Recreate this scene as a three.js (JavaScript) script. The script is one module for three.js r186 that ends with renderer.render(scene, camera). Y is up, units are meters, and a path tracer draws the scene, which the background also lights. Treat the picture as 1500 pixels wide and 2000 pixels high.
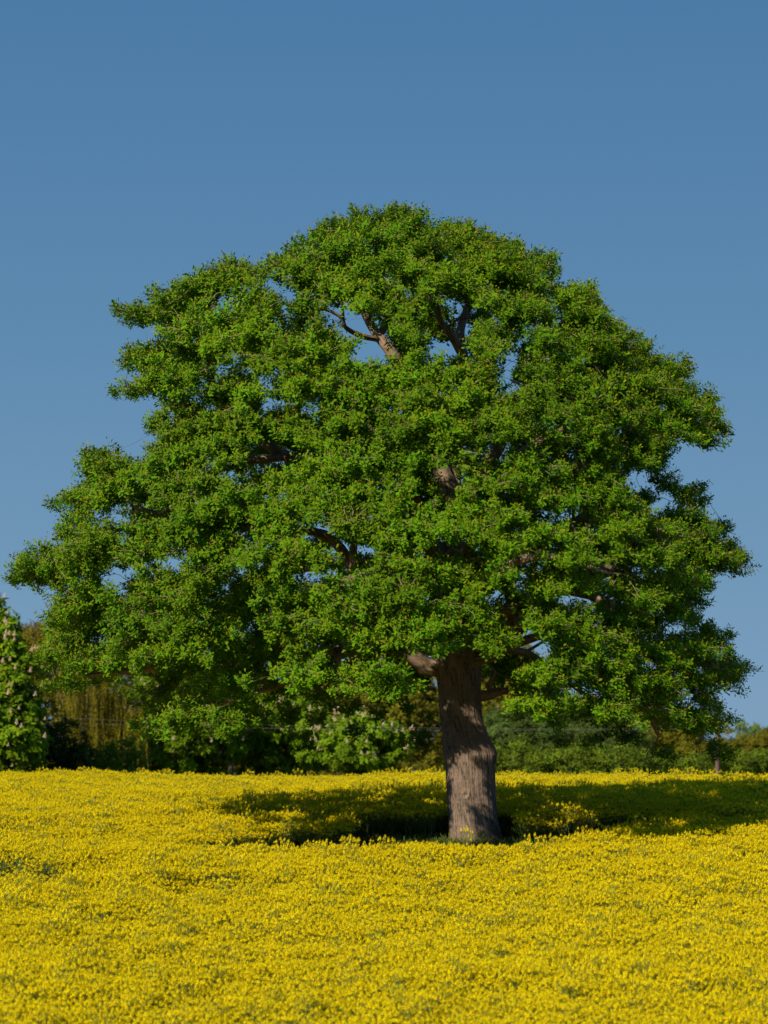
import * as THREE from 'three';
import { mergeGeometries } from 'three/addons/utils/BufferGeometryUtils.js';

// ------------------------------------------------------------------ camera, sky, sun, exposure
const scene = new THREE.Scene();
const K = 2.1667e-4;                 // radians per photo pixel
const CAM = new THREE.Vector3(-2.275, 2.3, 60), HORIZON = 1480;
const camera = new THREE.PerspectiveCamera(THREE.MathUtils.radToDeg(2 * Math.atan(1000 * K)), 0.75, 0.5, 4000);
camera.position.copy(CAM);
camera.lookAt(CAM.x, CAM.y, 0);
camera.setViewOffset(1500, 2000, 0, -(HORIZON - 1000), 1500, 2000);
camera.focus = 57;
camera.userData.fStop = 1.0;
const renderer = new THREE.WebGLRenderer({ antialias: true });
renderer.setSize(768, 1024);
renderer.toneMapping = THREE.LinearToneMapping;
renderer.toneMappingExposure = 1;
renderer.shadowMap.enabled = true;

const SUN_EL = 32 * Math.PI / 180, SUN_AZ = 36 * Math.PI / 180;   // azimuth: to the left of straight behind the camera
const sunDir = new THREE.Vector3(-Math.sin(SUN_AZ) * Math.cos(SUN_EL), Math.sin(SUN_EL), Math.cos(SUN_AZ) * Math.cos(SUN_EL));
const sun = new THREE.DirectionalLight(new THREE.Color().setRGB(1, 0.86, 0.62), 5.0);
sun.name = 'sun';
sun.position.copy(sunDir).multiplyScalar(150);
sun.castShadow = true;
sun.shadow.mapSize.set(4096, 4096);
Object.assign(sun.shadow.camera, { left: -70, right: 70, top: 70, bottom: -70, near: 1, far: 400 });
scene.add(sun, sun.target);

{
  const W = 128, H = 256, data = new Float32Array(W * H * 4);
  const stops = [[-90, 0.0614, 0.0746, 0.0507], [-6, 0.1024, 0.1194, 0.1015], [-0.5, 0.2252, 0.3581, 0.5074], [2, 0.1894, 0.3333, 0.4973], [6, 0.1484, 0.2935, 0.4618], [10, 0.1147, 0.2537, 0.4313], [14, 0.0901, 0.2209, 0.406], [18, 0.0696, 0.194, 0.3806], [30, 0.0512, 0.1542, 0.34], [60, 0.0369, 0.1144, 0.2842], [90, 0.0307, 0.0995, 0.2537]];
  for (let r = 0; r < H; r++) {
    const el = ((r + .5) / H - .5) * 180;
    let i = 0; while (i < stops.length - 2 && el > stops[i + 1][0]) i++;
    const a = stops[i], b = stops[i + 1], t = Math.min(1, Math.max(0, (el - a[0]) / (b[0] - a[0])));
    for (let c = 0; c < W; c++) {
      const az = ((c + .5) / W - .5) * 2 * Math.PI, ce = Math.cos(el * Math.PI / 180);
      const cs = Math.cos(az) * ce * sunDir.x + Math.sin(el * Math.PI / 180) * sunDir.y + Math.sin(az) * ce * sunDir.z;
      const glow = 1 + 0.9 * Math.pow(Math.max(0, (cs - .55) / .45), 3);
      for (let k = 0; k < 3; k++) data[(r * W + c) * 4 + k] = (a[k + 1] + (b[k + 1] - a[k + 1]) * t) * (el > 0 ? glow : 1);
      data[(r * W + c) * 4 + 3] = 1;
    }
  }
  const t = new THREE.DataTexture(data, W, H, THREE.RGBAFormat, THREE.FloatType);
  t.mapping = THREE.EquirectangularReflectionMapping; t.magFilter = THREE.LinearFilter; t.needsUpdate = true;
  scene.background = t; scene.environment = t;
}

// ------------------------------------------------------------------ helpers
function rngOf(seed) { let a = seed >>> 0; return () => { a = (a + 0x6D2B79F5) | 0; let t = Math.imul(a ^ (a >>> 15), 1 | a); t = (t + Math.imul(t ^ (t >>> 7), 61 | t)) ^ t; return ((t ^ (t >>> 14)) >>> 0) / 4294967296; }; }
const V = (x, y, z) => new THREE.Vector3(x, y, z);
const lerp = (a, b, t) => a + (b - a) * t, clamp = (x, a, b) => Math.min(b, Math.max(a, x));
const smooth = (x, a, b) => { const t = clamp((x - a) / (b - a), 0, 1); return t * t * (3 - 2 * t); };
const hash3 = (x, y, z) => { let h = Math.imul(x, 374761393) ^ Math.imul(y, 668265263) ^ Math.imul(z, 1274126177); h = Math.imul(h ^ (h >>> 13), 1274126177); return ((h ^ (h >>> 16)) >>> 0) / 4294967295; };
function noise3(x, y, z) {
  const xi = Math.floor(x), yi = Math.floor(y), zi = Math.floor(z), u = x - xi, v = y - yi, w = z - zi;
  const f = (t) => t * t * (3 - 2 * t), a = f(u), b = f(v), c = f(w);
  const L = (dx, dy, dz) => hash3(xi + dx, yi + dy, zi + dz);
  return lerp(lerp(lerp(L(0, 0, 0), L(1, 0, 0), a), lerp(L(0, 1, 0), L(1, 1, 0), a), b), lerp(lerp(L(0, 0, 1), L(1, 0, 1), a), lerp(L(0, 1, 1), L(1, 1, 1), a), b), c) * 2 - 1;
}
const used = {};
const numbered = (n) => { const k = used[n] = (used[n] ?? -1) + 1; return k ? n + '_' + String(k).padStart(3, '0') : n; };
function tag(o, label, category, group, kind) { o.userData = {}; if (label) o.userData.label = label; if (category) o.userData.category = category; if (group) o.userData.group = group; if (kind) o.userData.kind = kind; return o; }
function thing(name, label, category, pos, group) { const g = new THREE.Group(); g.name = numbered(name); g.position.copy(pos); tag(g, label, category, group); scene.add(g); return g; }
function part(name, geo, mat, parent, kind, label) { const m = new THREE.Mesh(geo, mat); m.name = name; m.castShadow = m.receiveShadow = true; if (kind) m.userData.kind = kind; if (label) m.userData.label = label; parent.add(m); return m; }
// point that stands at photo pixel (px, py) at depth z
const at = (px, py, z) => { const D = CAM.z - z; return V(CAM.x + (px - 750) * K * D, CAM.y + (HORIZON - py) * K * D, z); };

class Geo {                                     // collects triangles with colours
  constructor() { this.p = []; this.n = []; this.c = []; this.uv = []; this.i = []; }
  vert(p, n, c, u = 0, v = 0) { this.p.push(p.x, p.y, p.z); this.n.push(n.x, n.y, n.z); this.c.push(c[0], c[1], c[2]); this.uv.push(u, v); return this.p.length / 3 - 1; }
  tri(a, b, c) { this.i.push(a, b, c); }
  build(flat) {
    const g = new THREE.BufferGeometry();
    g.setAttribute('position', new THREE.Float32BufferAttribute(this.p, 3));
    g.setAttribute('normal', new THREE.Float32BufferAttribute(this.n, 3));
    g.setAttribute('color', new THREE.Float32BufferAttribute(this.c, 3));
    g.setAttribute('uv', new THREE.Float32BufferAttribute(this.uv, 2));
    g.setIndex(this.i);
    if (flat) g.computeVertexNormals();
    return g;
  }
}
// swept tube along points with a radius each; bark uv in metres; wob = radius noise share
function tube(G, pts, rad, sides, wob = 0, col = [1, 1, 1], vs = 0) {
  const n = pts.length, T = V(), N = V(1, 0, 0), B = V(), q = V(), nn = V();
  let first = -1, len = vs;
  T.subVectors(pts[1], pts[0]).normalize();
  if (Math.abs(T.x) > .8) N.set(0, 1, 0);
  for (let i = 0; i < n; i++) {
    T.subVectors(pts[Math.min(n - 1, i + 1)], pts[Math.max(0, i - 1)]).normalize();
    N.addScaledVector(T, -N.dot(T)).normalize(); B.crossVectors(T, N);
    if (i) len += pts[i].distanceTo(pts[i - 1]);
    for (let s = 0; s <= sides; s++) {
      const a = s / sides * 2 * Math.PI, ca = Math.cos(a), sa = Math.sin(a);
      nn.set(0, 0, 0).addScaledVector(N, ca).addScaledVector(B, sa);
      let r = rad[i];
      if (wob) { q.copy(pts[i]).addScaledVector(nn, r); r *= 1 + wob * (noise3(q.x * 3, q.y * 3, q.z * 3) + .5 * noise3(q.x * 9, q.y * 9, q.z * 9)); }
      q.copy(pts[i]).addScaledVector(nn, r);
      const k = G.vert(q, nn, col, s / sides * Math.max(1, Math.round(2 * Math.PI * rad[0] / .6)) * .6, len);
      if (first < 0) first = k;
    }
  }
  const w = sides + 1;
  for (let i = 0; i < n - 1; i++) for (let s = 0; s < sides; s++) {
    const a = first + i * w + s;
    G.tri(a, a + 1, a + w); G.tri(a + 1, a + w + 1, a + w);
  }
}
// smooth path through points with a radius each
function path(pts, rad, per) {
  const c = new THREE.CatmullRomCurve3(pts, false, 'centripetal'), n = (pts.length - 1) * per, P = [], R = [];
  for (let i = 0; i <= n; i++) { const t = i / n, f = t * (pts.length - 1), k = Math.min(pts.length - 2, Math.floor(f)); P.push(c.getPoint(t)); R.push(lerp(rad[k], rad[k + 1], f - k)); }
  return [P, R];
}
class Copies {                                  // transforms and tints for one InstancedMesh
  constructor() { this.m = []; this.c = []; }
  add(p, axis, spin, sx, sy = sx, tint = null, rnd = null) {
    const y = axis, h = Math.abs(y.y) < .9 ? [0, 1, 0] : [1, 0, 0];
    let bx = h[1] * y.z - h[2] * y.y, by = h[2] * y.x - h[0] * y.z, bz = h[0] * y.y - h[1] * y.x; const l = Math.hypot(bx, by, bz); bx /= l; by /= l; bz /= l;
    const dx = by * y.z - bz * y.y, dy = bz * y.x - bx * y.z, dz = bx * y.y - by * y.x, c = Math.cos(spin), s = Math.sin(spin);
    const X = [bx * c + dx * s, by * c + dy * s, bz * c + dz * s];
    const Z = [X[1] * y.z - X[2] * y.y, X[2] * y.x - X[0] * y.z, X[0] * y.y - X[1] * y.x];
    this.m.push(X[0] * sx, X[1] * sx, X[2] * sx, 0, y.x * sy, y.y * sy, y.z * sy, 0, Z[0] * sx, Z[1] * sx, Z[2] * sx, 0, p.x, p.y, p.z, 1);
    this.c.push(...(tint || [1, 1, 1]));
  }
  build(name, geo, mat, parent) {
    const n = this.m.length / 16, o = new THREE.InstancedMesh(geo, mat, n);
    o.instanceMatrix = new THREE.InstancedBufferAttribute(new Float32Array(this.m), 16);
    o.instanceColor = new THREE.InstancedBufferAttribute(new Float32Array(this.c), 3);
    o.name = name; o.userData.kind = 'stuff'; o.castShadow = o.receiveShadow = true; parent.add(o);
    return o;
  }
}
function noiseTexture(w, h, f, srgb) {
  const d = new Uint8Array(w * h * 4);
  for (let y = 0; y < h; y++) for (let x = 0; x < w; x++) { const v = f(x / w, y / h); for (let k = 0; k < 3; k++) d[(y * w + x) * 4 + k] = clamp(Math.round((v.length ? v[k] : v) * 255), 0, 255); d[(y * w + x) * 4 + 3] = 255; }
  const t = new THREE.DataTexture(d, w, h); t.wrapS = t.wrapT = THREE.RepeatWrapping; t.magFilter = THREE.LinearFilter; t.minFilter = THREE.LinearMipmapLinearFilter; t.generateMipmaps = true;
  if (srgb) t.colorSpace = THREE.SRGBColorSpace; t.needsUpdate = true; return t;
}
// value noise that repeats after p cells
const pn = (x, y, px, py, s) => { const xi = Math.floor(x), yi = Math.floor(y), f = (t) => t * t * (3 - 2 * t), u = f(x - xi), v = f(y - yi), m = (a, b) => ((a % b) + b) % b, L = (i, j) => hash3(m(xi + i, px), m(yi + j, py), s); return lerp(lerp(L(0, 0), L(1, 0), u), lerp(L(0, 1), L(1, 1), u), v); };

// ------------------------------------------------------------------ materials
const barkAt = (u, v) => {                    // one tile: 0.6 m round the stem, 1.2 m along it
  const wx = u + .035 * (pn(u * 5, v * 4, 5, 4, 3) - .5) + .016 * (pn(u * 18, v * 11, 18, 11, 4) - .5);
  const a = Math.abs(pn(wx * 22, v * 3, 22, 3, 7) * 2 - 1), b = Math.abs(pn(wx * 44, v * 9, 44, 9, 9) * 2 - 1), c = pn(wx * 80, v * 40, 80, 40, 11), e = pn(wx * 30, v * 24, 30, 24, 13);
  return clamp(.5 * Math.pow(a, .6) + .35 * Math.pow(b, .7) + .2 * (c - .5) + .25 * (e - .4) + .08, 0, 1);
};
const barkBump = noiseTexture(512, 1024, (u, v) => barkAt(u, v));
const barkMap = noiseTexture(512, 1024, (u, v) => {
  const b = barkAt(u, v), t = .5 + .5 * smooth(b, .08, .6), g = pn(u * 3, v * 5, 3, 5, 21), f = pn(u * 90, v * 110, 90, 110, 23);
  const m = t * (.86 + .28 * (f - .5)) * (.88 + .24 * g);
  return [.62 * m, .535 * m, .475 * m + .015 * g];
}, true);
const rep = (t, x, y) => { const c = t.clone(); c.repeat.set(x, y); c.needsUpdate = true; return c; };
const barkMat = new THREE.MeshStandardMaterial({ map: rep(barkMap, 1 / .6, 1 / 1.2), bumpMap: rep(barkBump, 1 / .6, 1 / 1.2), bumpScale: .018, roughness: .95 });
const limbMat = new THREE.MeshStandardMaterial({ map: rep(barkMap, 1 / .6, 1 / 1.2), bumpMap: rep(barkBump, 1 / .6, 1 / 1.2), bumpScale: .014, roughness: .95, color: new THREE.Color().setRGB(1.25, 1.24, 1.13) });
const twigMat = new THREE.MeshStandardMaterial({ color: new THREE.Color().setRGB(.30, .235, .14), roughness: .95 });
const leafMat = (o = {}) => new THREE.MeshPhysicalMaterial({ vertexColors: true, roughness: .7, specularIntensity: .18, transmission: .3, thickness: 0, side: THREE.DoubleSide, ...o });
const oakLeafMat = leafMat(), farLeafMat = leafMat({ roughness: .9, specularIntensity: .15 });
const cropMat = leafMat({ roughness: .85, specularIntensity: .15, transmission: .18 });
const farBark = new THREE.MeshStandardMaterial({ color: new THREE.Color().setRGB(.13, .10, .075), roughness: 1 });

// ------------------------------------------------------------------ ground
const PROFILE = [[-400, -5], [0, -5.2], [10, -4.9], [25, -3.72], [35, -2.65], [45, -1.57], [54, -.585], [57, -.25], [60, 0], [65, .19], [70, .31], [85, .47], [98, .61], [110, .62], [140, .5], [200, .3], [400, -1], [1000, -3], [3500, -6]];
function profile(d) {
  let i = 0; while (i < PROFILE.length - 2 && d > PROFILE[i + 1][0]) i++;
  const p0 = PROFILE[Math.max(0, i - 1)], p1 = PROFILE[i], p2 = PROFILE[i + 1], p3 = PROFILE[Math.min(PROFILE.length - 1, i + 2)], h = p2[0] - p1[0], t = clamp((d - p1[0]) / h, 0, 1);
  const m1 = i ? (p2[1] - p0[1]) / (p2[0] - p0[0]) : (p2[1] - p1[1]) / h, m2 = (p3[1] - p1[1]) / (p3[0] - p1[0]);
  return (2 * t ** 3 - 3 * t * t + 1) * p1[1] + (t ** 3 - 2 * t * t + t) * h * m1 + (-2 * t ** 3 + 3 * t * t) * p2[1] + (t ** 3 - t * t) * h * m2;
}
const ground = (x, z) => profile(60 - z) + (.10 * noise3(x * .12, 3, z * .12) + .05 * noise3(x * .4, 9, z * .4)) * smooth(Math.hypot(x, z), 1, 8);
{
  const zs = [], xs = [];
  for (let z = 60; z > -60; z -= 1) zs.push(z);
  for (const z of [80, 110, 160, 260, 400]) zs.unshift(z);
  for (const z of [-62, -66, -72, -80, -90, -105, -125, -150, -180, -220, -280, -360, -460, -600, -800, -1100, -1500, -2000, -2700, -3400]) zs.push(z);
  for (let x = -45; x <= 45; x++) xs.push(x);
  for (const x of [50, 60, 75, 95, 125, 170, 240, 340, 500, 750, 1100, 1600, 2400]) { xs.push(x); xs.unshift(-x); }
  const G = new Geo(), up = V(0, 1, 0);
  for (const z of zs) for (const x of xs) G.vert(V(x, ground(x, z), z), up, [1, 1, 1], x, z);
  for (let i = 0; i < zs.length - 1; i++) for (let j = 0; j < xs.length - 1; j++) { const a = i * xs.length + j; G.tri(a, a + 1, a + xs.length); G.tri(a + 1, a + xs.length + 1, a + xs.length); }
  const soil = noiseTexture(512, 512, (u, v) => { const a = pn(u * 9, v * 9, 9, 9, 31), b = pn(u * 40, v * 40, 40, 40, 33), c = pn(u * 150, v * 150, 150, 150, 35), m = .55 + .45 * (.4 * a + .35 * b + .25 * c), g = smooth(a * .6 + b * .4, .35, .7); return [lerp(.36, .26, g) * m, lerp(.31, .33, g) * m, lerp(.22, .12, g) * m]; }, true);
  const m = new THREE.MeshStandardMaterial({ map: rep(soil, 1 / 6, 1 / 6), roughness: 1 });
  const o = part('ground', G.build(true), m, scene); tag(o, 'dark soil and low green growth under the yellow rapeseed crop', 'ground', null, 'structure');
}

// ------------------------------------------------------------------ the oak: trunk
const oak = thing('oak_tree', 'broad spreading oak in fresh green leaf standing alone in the yellow rapeseed field', 'tree', V(0, 0, 0));
{
  const rings = [[1720, 858, 1012], [1690, 868, 996], [1660, 876, 984], [1640, 878, 980], [1600, 877, 972], [1550, 874, 968], [1500, 869, 967], [1475, 864, 968], [1455, 862, 961], [1430, 863, 950], [1407, 860, 942], [1361, 856, 939], [1315, 851, 940], [1290, 847, 941], [1268, 850, 934], [1248, 855, 912], [1225, 858, 902], [1200, 862, 896]];
  const C = rings.map(([y, l, r]) => at((l + r) / 2, y, 0)), R = rings.map(([y, l, r]) => (r - l) / 2 * .013);
  const [P, RR] = path(C, R, 14), sides = 150, G = new Geo(), rows = P.length;
  let len = 0; const q = V();
  for (let i = 0; i < rows; i++) {
    if (i) len += P[i].distanceTo(P[i - 1]);
    for (let s = 0; s <= sides; s++) {
      const a = s / sides * 2 * Math.PI, ca = Math.cos(a), sa = Math.sin(a), y = P[i].y, ss = s % sides / sides * 2 * Math.PI, cx = Math.cos(ss), cz = Math.sin(ss);
      let r = RR[i] * (1 + .035 * noise3(cx * 1.6, y * .9, cz * 1.6) + .02 * noise3(cx * 4 + 7, y * 1.6, cz * 4));
      r += .016 * (Math.abs(noise3(cx * 11, y * .35, cz * 11)) - .3) + .010 * noise3(cx * 24, y * 1.1, cz * 24) + .006 * noise3(cx * 40, y * 5, cz * 40);
      const lump = (ax, ay, w, h, amt) => { const da = Math.atan2(Math.sin(a - ax), Math.cos(a - ax)) / w, dy = (y - ay) / h; return amt * Math.exp(-da * da - dy * dy); };
      r += lump(.15, 2.45, .5, .22, .05) + lump(.5, 3.0, .35, .3, .05) + lump(3.0, 2.5, .3, .5, -.06) + lump(2.5, 2.6, .16, .6, .05) + lump(1.9, 3.2, .25, .35, .045) + lump(1.45, 4.2, .4, .35, .06);
      r += (lump(.3, -.2, .35, .7, .12) + lump(2.7, -.3, .35, .7, .10) + lump(1.6, -.4, .3, .6, .08) + lump(-1.5, -.2, .6, .7, .12));
      const d1 = Math.hypot(Math.atan2(Math.sin(a - 1.83), Math.cos(a - 1.83)) * 1.05, (y - 1.37) * 1.5);          // the healed knot
      r += .05 * Math.exp(-((d1 - .13) ** 2) / .0018) - .05 * Math.exp(-d1 * d1 / .004) + .03 * Math.exp(-d1 * d1 / .03);
      q.set(P[i].x + ca * r, y, P[i].z + sa * r);
      G.vert(q, V(ca, 0, sa), [1, 1, 1], s / sides * 4.2, len);
    }
  }
  const w = sides + 1;
  for (let i = 0; i < rows - 1; i++) for (let s = 0; s < sides; s++) { const a = i * w + s; G.tri(a, a + w, a + 1); G.tri(a + 1, a + w, a + w + 1); }
  const g = G.build(true);
  part('trunk', g, barkMat, oak);
}

// ------------------------------------------------------------------ the oak: limbs, drawn through the places where they show
const nodes = [];                              // {p, d, r, limb, parent}
const limbs = [];                              // {G, B}
const LIMBS = [
  // [radius start, radius end, [px, py, z] ...]
  [.36, .20, [[878, 1250, 0], [884, 1150, -.2], [878, 1060, -.3], [868, 970, -.4], [840, 860, -.6], [812, 760, -.8]]],
  [.20, .06, [[812, 760, -.8], [775, 692, -.9], [736, 655, -1.0], [712, 612, -1.0], [690, 540, -.8], [680, 450, -.5]]],
  [.13, .05, [[738, 660, -1.0], [752, 625, -1.1], [765, 570, -1.2], [800, 500, -1.4], [810, 430, -1.2]]],
  [.08, .04, [[745, 664, -1.0], [706, 655, -.4], [675, 640, .1], [668, 622, .3], [600, 590, .6]]],
  [.22, .07, [[872, 985, -.4], [900, 860, -1.2], [905, 740, -1.8], [900, 650, -2.0], [930, 560, -1.8], [960, 490, -1.2]]],
  [.12, .05, [[903, 690, -1.9], [872, 640, -.6], [858, 620, .2], [850, 560, 1.0], [860, 480, 1.4]]],
  [.24, .07, [[876, 1040, -.3], [940, 920, .2], [1010, 800, .4], [1075, 680, .4], [1120, 610, .2]]],
  [.16, .05, [[1010, 800, .4], [1100, 760, 1.2], [1180, 720, 1.4], [1240, 690, 1.2]]],
  [.24, .06, [[890, 1120, 0], [970, 1060, .8], [1040, 985, 1.2], [1150, 905, 1.2], [1290, 830, .8], [1400, 830, .5]]],
  [.26, .05, [[900, 1150, 0], [1010, 1085, .8], [1100, 1030, 2.2], [1220, 1005, 2.2], [1340, 1060, 1.8], [1460, 1098, 1.0]]],
  [.22, .11, [[915, 1258, .1], [960, 1262, .3], [1008, 1232, .6], [1004, 1185, .6], [986, 1115, .7], [1030, 1060, 1.4]]],
  [.16, .05, [[920, 1292, .2], [950, 1285, .5], [1000, 1260, .9], [1060, 1245, 1.0], [1180, 1240, .6], [1260, 1280, .4], [1340, 1340, .3]]],
  [.20, .05, [[905, 1230, 0], [1040, 1170, 1.2], [1140, 1158, 2.4], [1205, 1195, 2.8], [1245, 1250, 3.0], [1330, 1290, 2.8], [1430, 1310, 2.0]]],
  [.14, .05, [[1205, 1195, 2.8], [1235, 1265, 3.4], [1250, 1350, 3.8], [1290, 1440, 3.9]]],
  [.27, .06, [[862, 1308, 0], [815, 1285, .3], [740, 1262, .6], [640, 1272, 1.0], [480, 1285, 2.2], [320, 1300, 2.6], [170, 1320, 2.2]]],
  [.11, .04, [[700, 1265, .9], [610, 1310, 1.6], [510, 1350, 2.0], [390, 1385, 2.2], [290, 1400, 2.0]]],
  [.2, .05, [[866, 1220, 0], [760, 1170, .4], [690, 1110, .8], [640, 1050, 1.4], [540, 1030, 2.2], [400, 1030, 2.6], [260, 1030, 2.2], [90, 1080, .8]]],
  [.13, .06, [[692, 1115, .8], [688, 1080, 1.3], [690, 1040, 1.6], [660, 1000, 2.2], [600, 985, 3.0]]],
  [.24, .06, [[870, 1090, -.2], [760, 990, -.2], [640, 920, 0], [545, 882, .2], [480, 840, .4], [420, 760, .4], [395, 690, .4], [420, 580, .2]]],
  [.12, .05, [[480, 840, .4], [400, 830, .8], [320, 760, .6], [250, 770, .3]]],
  [.12, .05, [[560, 890, .2], [430, 920, .8], [310, 1000, 1.0], [200, 940, .8]]],
  [.20, .06, [[866, 1160, .2], [840, 1060, 2.4], [800, 960, 4.2], [760, 880, 5.0], [700, 820, 5.2]]],
  [.20, .06, [[884, 1140, .2], [930, 1040, 2.6], [980, 930, 4.4], [1060, 860, 5.0], [1150, 820, 4.6]]],
  [.21, .05, [[880, 1210, .3], [850, 1160, 3.0], [800, 1120, 5.4], [720, 1120, 6.8], [620, 1160, 7.2]]],
  [.20, .05, [[895, 1220, .3], [920, 1170, 3.0], [980, 1110, 5.4], [1080, 1090, 6.6], [1190, 1120, 6.6]]],
  [.16, .05, [[870, 1230, .3], [800, 1220, 2.0], [680, 1200, 3.2], [540, 1200, 3.5], [380, 1190, 3.8]]],
  [.20, .05, [[872, 1180, -.3], [820, 1120, -3.4], [700, 1100, -5.6], [560, 1120, -6.6], [420, 1180, -6.4]]],
  [.20, .05, [[886, 1190, -.3], [960, 1120, -3.2], [1080, 1080, -5.6], [1220, 1120, -6.0], [1330, 1190, -5.0]]],
  [.20, .05, [[880, 1120, -.3], [890, 1020, -3.6], [860, 920, -5.6], [800, 860, -6.0]]],
  [.13, .05, [[868, 1280, -.3], [800, 1262, -2.6], [720, 1275, -4.2], [640, 1310, -5.0]]],
  [.16, .05, [[890, 1270, -.3], [980, 1260, -3.6], [1080, 1310, -5.6], [1160, 1370, -6.6]]],
];
const limbRng = rngOf(11);
LIMBS.forEach(([r0, r1, list], id) => {
  const pts = list.map(([x, y, z], i) => { const p = at(x, y, z); return p; }), n = pts.length;
  const [P, R] = path(pts, pts.map((_, i) => lerp(r0, r1, Math.pow(i / (n - 1), .8))), 9);
  for (let i = 2; i < P.length - 1; i++) { const w = Math.min(.13, R[i] * .8) * smooth(i, 1, 6); P[i].x += w * noise3(P[i].x * 1.1, P[i].y * 1.1, id * 7.3); P[i].y += w * noise3(P[i].x * 1.1 + 40, P[i].y * 1.1, id * 7.3); P[i].z += w * noise3(P[i].x * 1.1 + 80, P[i].y * 1.1, id * 7.3); }
  const L = { G: new Geo(), B: new Geo() };
  R[R.length - 1] *= .5;
  tube(L.G, P, R, r0 > .15 ? 18 : 12, .16);
  limbs.push(L);
  for (let i = 3; i < P.length; i++) nodes.push({ p: P[i], d: V().subVectors(P[Math.min(P.length - 1, i + 1)], P[i - 1]).normalize(), r: R[i], limb: id, z: 0 });
});

// ------------------------------------------------------------------ the oak: where the leafy boughs sit
const OUT = [[675, 395], [700, 412], [720, 408], [755, 400], [800, 395], [835, 405], [848, 432], [880, 425], [910, 426], [950, 440], [975, 462], [1015, 463], [1030, 485], [1090, 488], [1112, 520], [1105, 548], [1150, 545], [1185, 570], [1192, 600], [1215, 612], [1240, 640], [1276, 645], [1288, 672], [1292, 692], [1340, 684], [1362, 690], [1360, 720], [1352, 745], [1378, 750], [1402, 772], [1418, 802], [1438, 835], [1430, 856], [1395, 872], [1368, 878], [1340, 856], [1322, 880], [1308, 908], [1340, 930], [1384, 935], [1385, 965], [1382, 985], [1442, 1020], [1432, 1045], [1462, 1065], [1492, 1100], [1475, 1120], [1420, 1118], [1408, 1142], [1385, 1168], [1380, 1200], [1432, 1232], [1442, 1265], [1484, 1300], [1456, 1325], [1450, 1352], [1402, 1350], [1442, 1395], [1432, 1412], [1412, 1425], [1438, 1460], [1432, 1492], [1392, 1490], [1340, 1482], [1290, 1512], [1275, 1500], [1200, 1472], [1120, 1462], [1060, 1432], [1000, 1392], [960, 1330], [850, 1330], [846, 1440], [800, 1470], [700, 1452], [640, 1482], [560, 1482], [480, 1448], [400, 1442], [330, 1442], [240, 1432], [280, 1390], [262, 1350], [200, 1352], [150, 1372], [90, 1362], [58, 1310], [74, 1240], [95, 1190], [70, 1150], [20, 1148], [8, 1130], [16, 1080], [90, 1048], [115, 1010], [82, 975], [135, 945], [145, 900], [150, 868], [195, 872], [240, 882], [276, 878], [280, 840], [262, 800], [300, 790], [300, 775], [200, 772], [228, 750], [225, 715], [240, 680], [262, 664], [300, 664], [300, 648], [240, 640], [212, 618], [208, 600], [250, 590], [288, 555], [310, 553], [320, 575], [340, 545], [400, 520], [440, 503], [480, 508], [500, 515], [552, 478], [580, 480], [600, 448], [622, 428], [650, 432], [663, 402]];
function inside(x, y) { let c = false; for (let i = 0, j = OUT.length - 1; i < OUT.length; j = i++) { const [a, b] = OUT[i], [e, f] = OUT[j]; if ((b > y) !== (f > y) && x < (e - a) * (y - b) / (f - b) + a) c = !c; } return c; }
// sky seen right through the crown: [x, y, rx, ry]
const HOLES = [[705, 640, 36, 24], [655, 612, 26, 9], [716, 684, 22, 12], [884, 598, 11, 13], [862, 684, 14, 14], [1000, 705, 9, 9], [985, 745, 9, 16], [560, 572, 12, 9], [622, 1028, 12, 9], [720, 1078, 14, 8], [912, 1070, 18, 12], [1240, 932, 20, 14], [205, 1012, 16, 11], [232, 1124, 22, 15], [455, 585, 14, 8], [505, 735, 15, 12], [1040, 1262, 24, 14], [1130, 1345, 14, 8], [820, 1282, 18, 12], [545, 1340, 22, 12], [540, 560, 16, 10], [330, 1095, 14, 10], [1300, 985, 16, 10], [615, 1125, 14, 10]];
// shaded hollows on the near side where limbs show: [x, y, rx, ry]
const HOLLOWS = [[705, 640, 60, 40], [760, 690, 40, 22], [880, 640, 50, 50], [868, 950, 30, 36], [885, 1068, 46, 22], [660, 1062, 46, 26], [1000, 1190, 34, 62], [530, 880, 56, 32], [290, 990, 62, 26], [640, 1275, 70, 22], [595, 1190, 26, 30], [330, 1340, 110, 40], [170, 1325, 110, 26], [1170, 1165, 62, 24], [1090, 1010, 70, 18], [1000, 1290, 60, 30], [905, 1390, 120, 130], [480, 930, 50, 20], [1300, 940, 60, 30], [1040, 1090, 40, 26], [430, 720, 50, 18], [560, 620, 46, 30], [1010, 640, 40, 40], [650, 1130, 40, 22], [1230, 1110, 70, 26], [1190, 1420, 90, 22], [390, 790, 60, 22], [560, 800, 60, 20], [760, 1010, 60, 18], [960, 880, 40, 20], [1130, 900, 50, 18], [1300, 1230, 60, 24]];
const WIDTH = [[395, 90, 745], [450, 190, 770], [500, 330, 770], [560, 450, 730], [620, 510, 725], [700, 530, 770], [780, 590, 810], [860, 590, 830], [900, 620, 770], [1000, 680, 745], [1100, 735, 752], [1200, 700, 745], [1300, 715, 765], [1400, 690, 770], [1520, 600, 770]];
function dome(y) { let i = 0; while (i < WIDTH.length - 2 && y > WIDTH[i + 1][0]) i++; const a = WIDTH[i], b = WIDTH[i + 1], t = clamp((y - a[0]) / (b[0] - a[0]), 0, 1); return [lerp(a[1], b[1], t), lerp(a[2], b[2], t)]; }
const pads = [];
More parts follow.
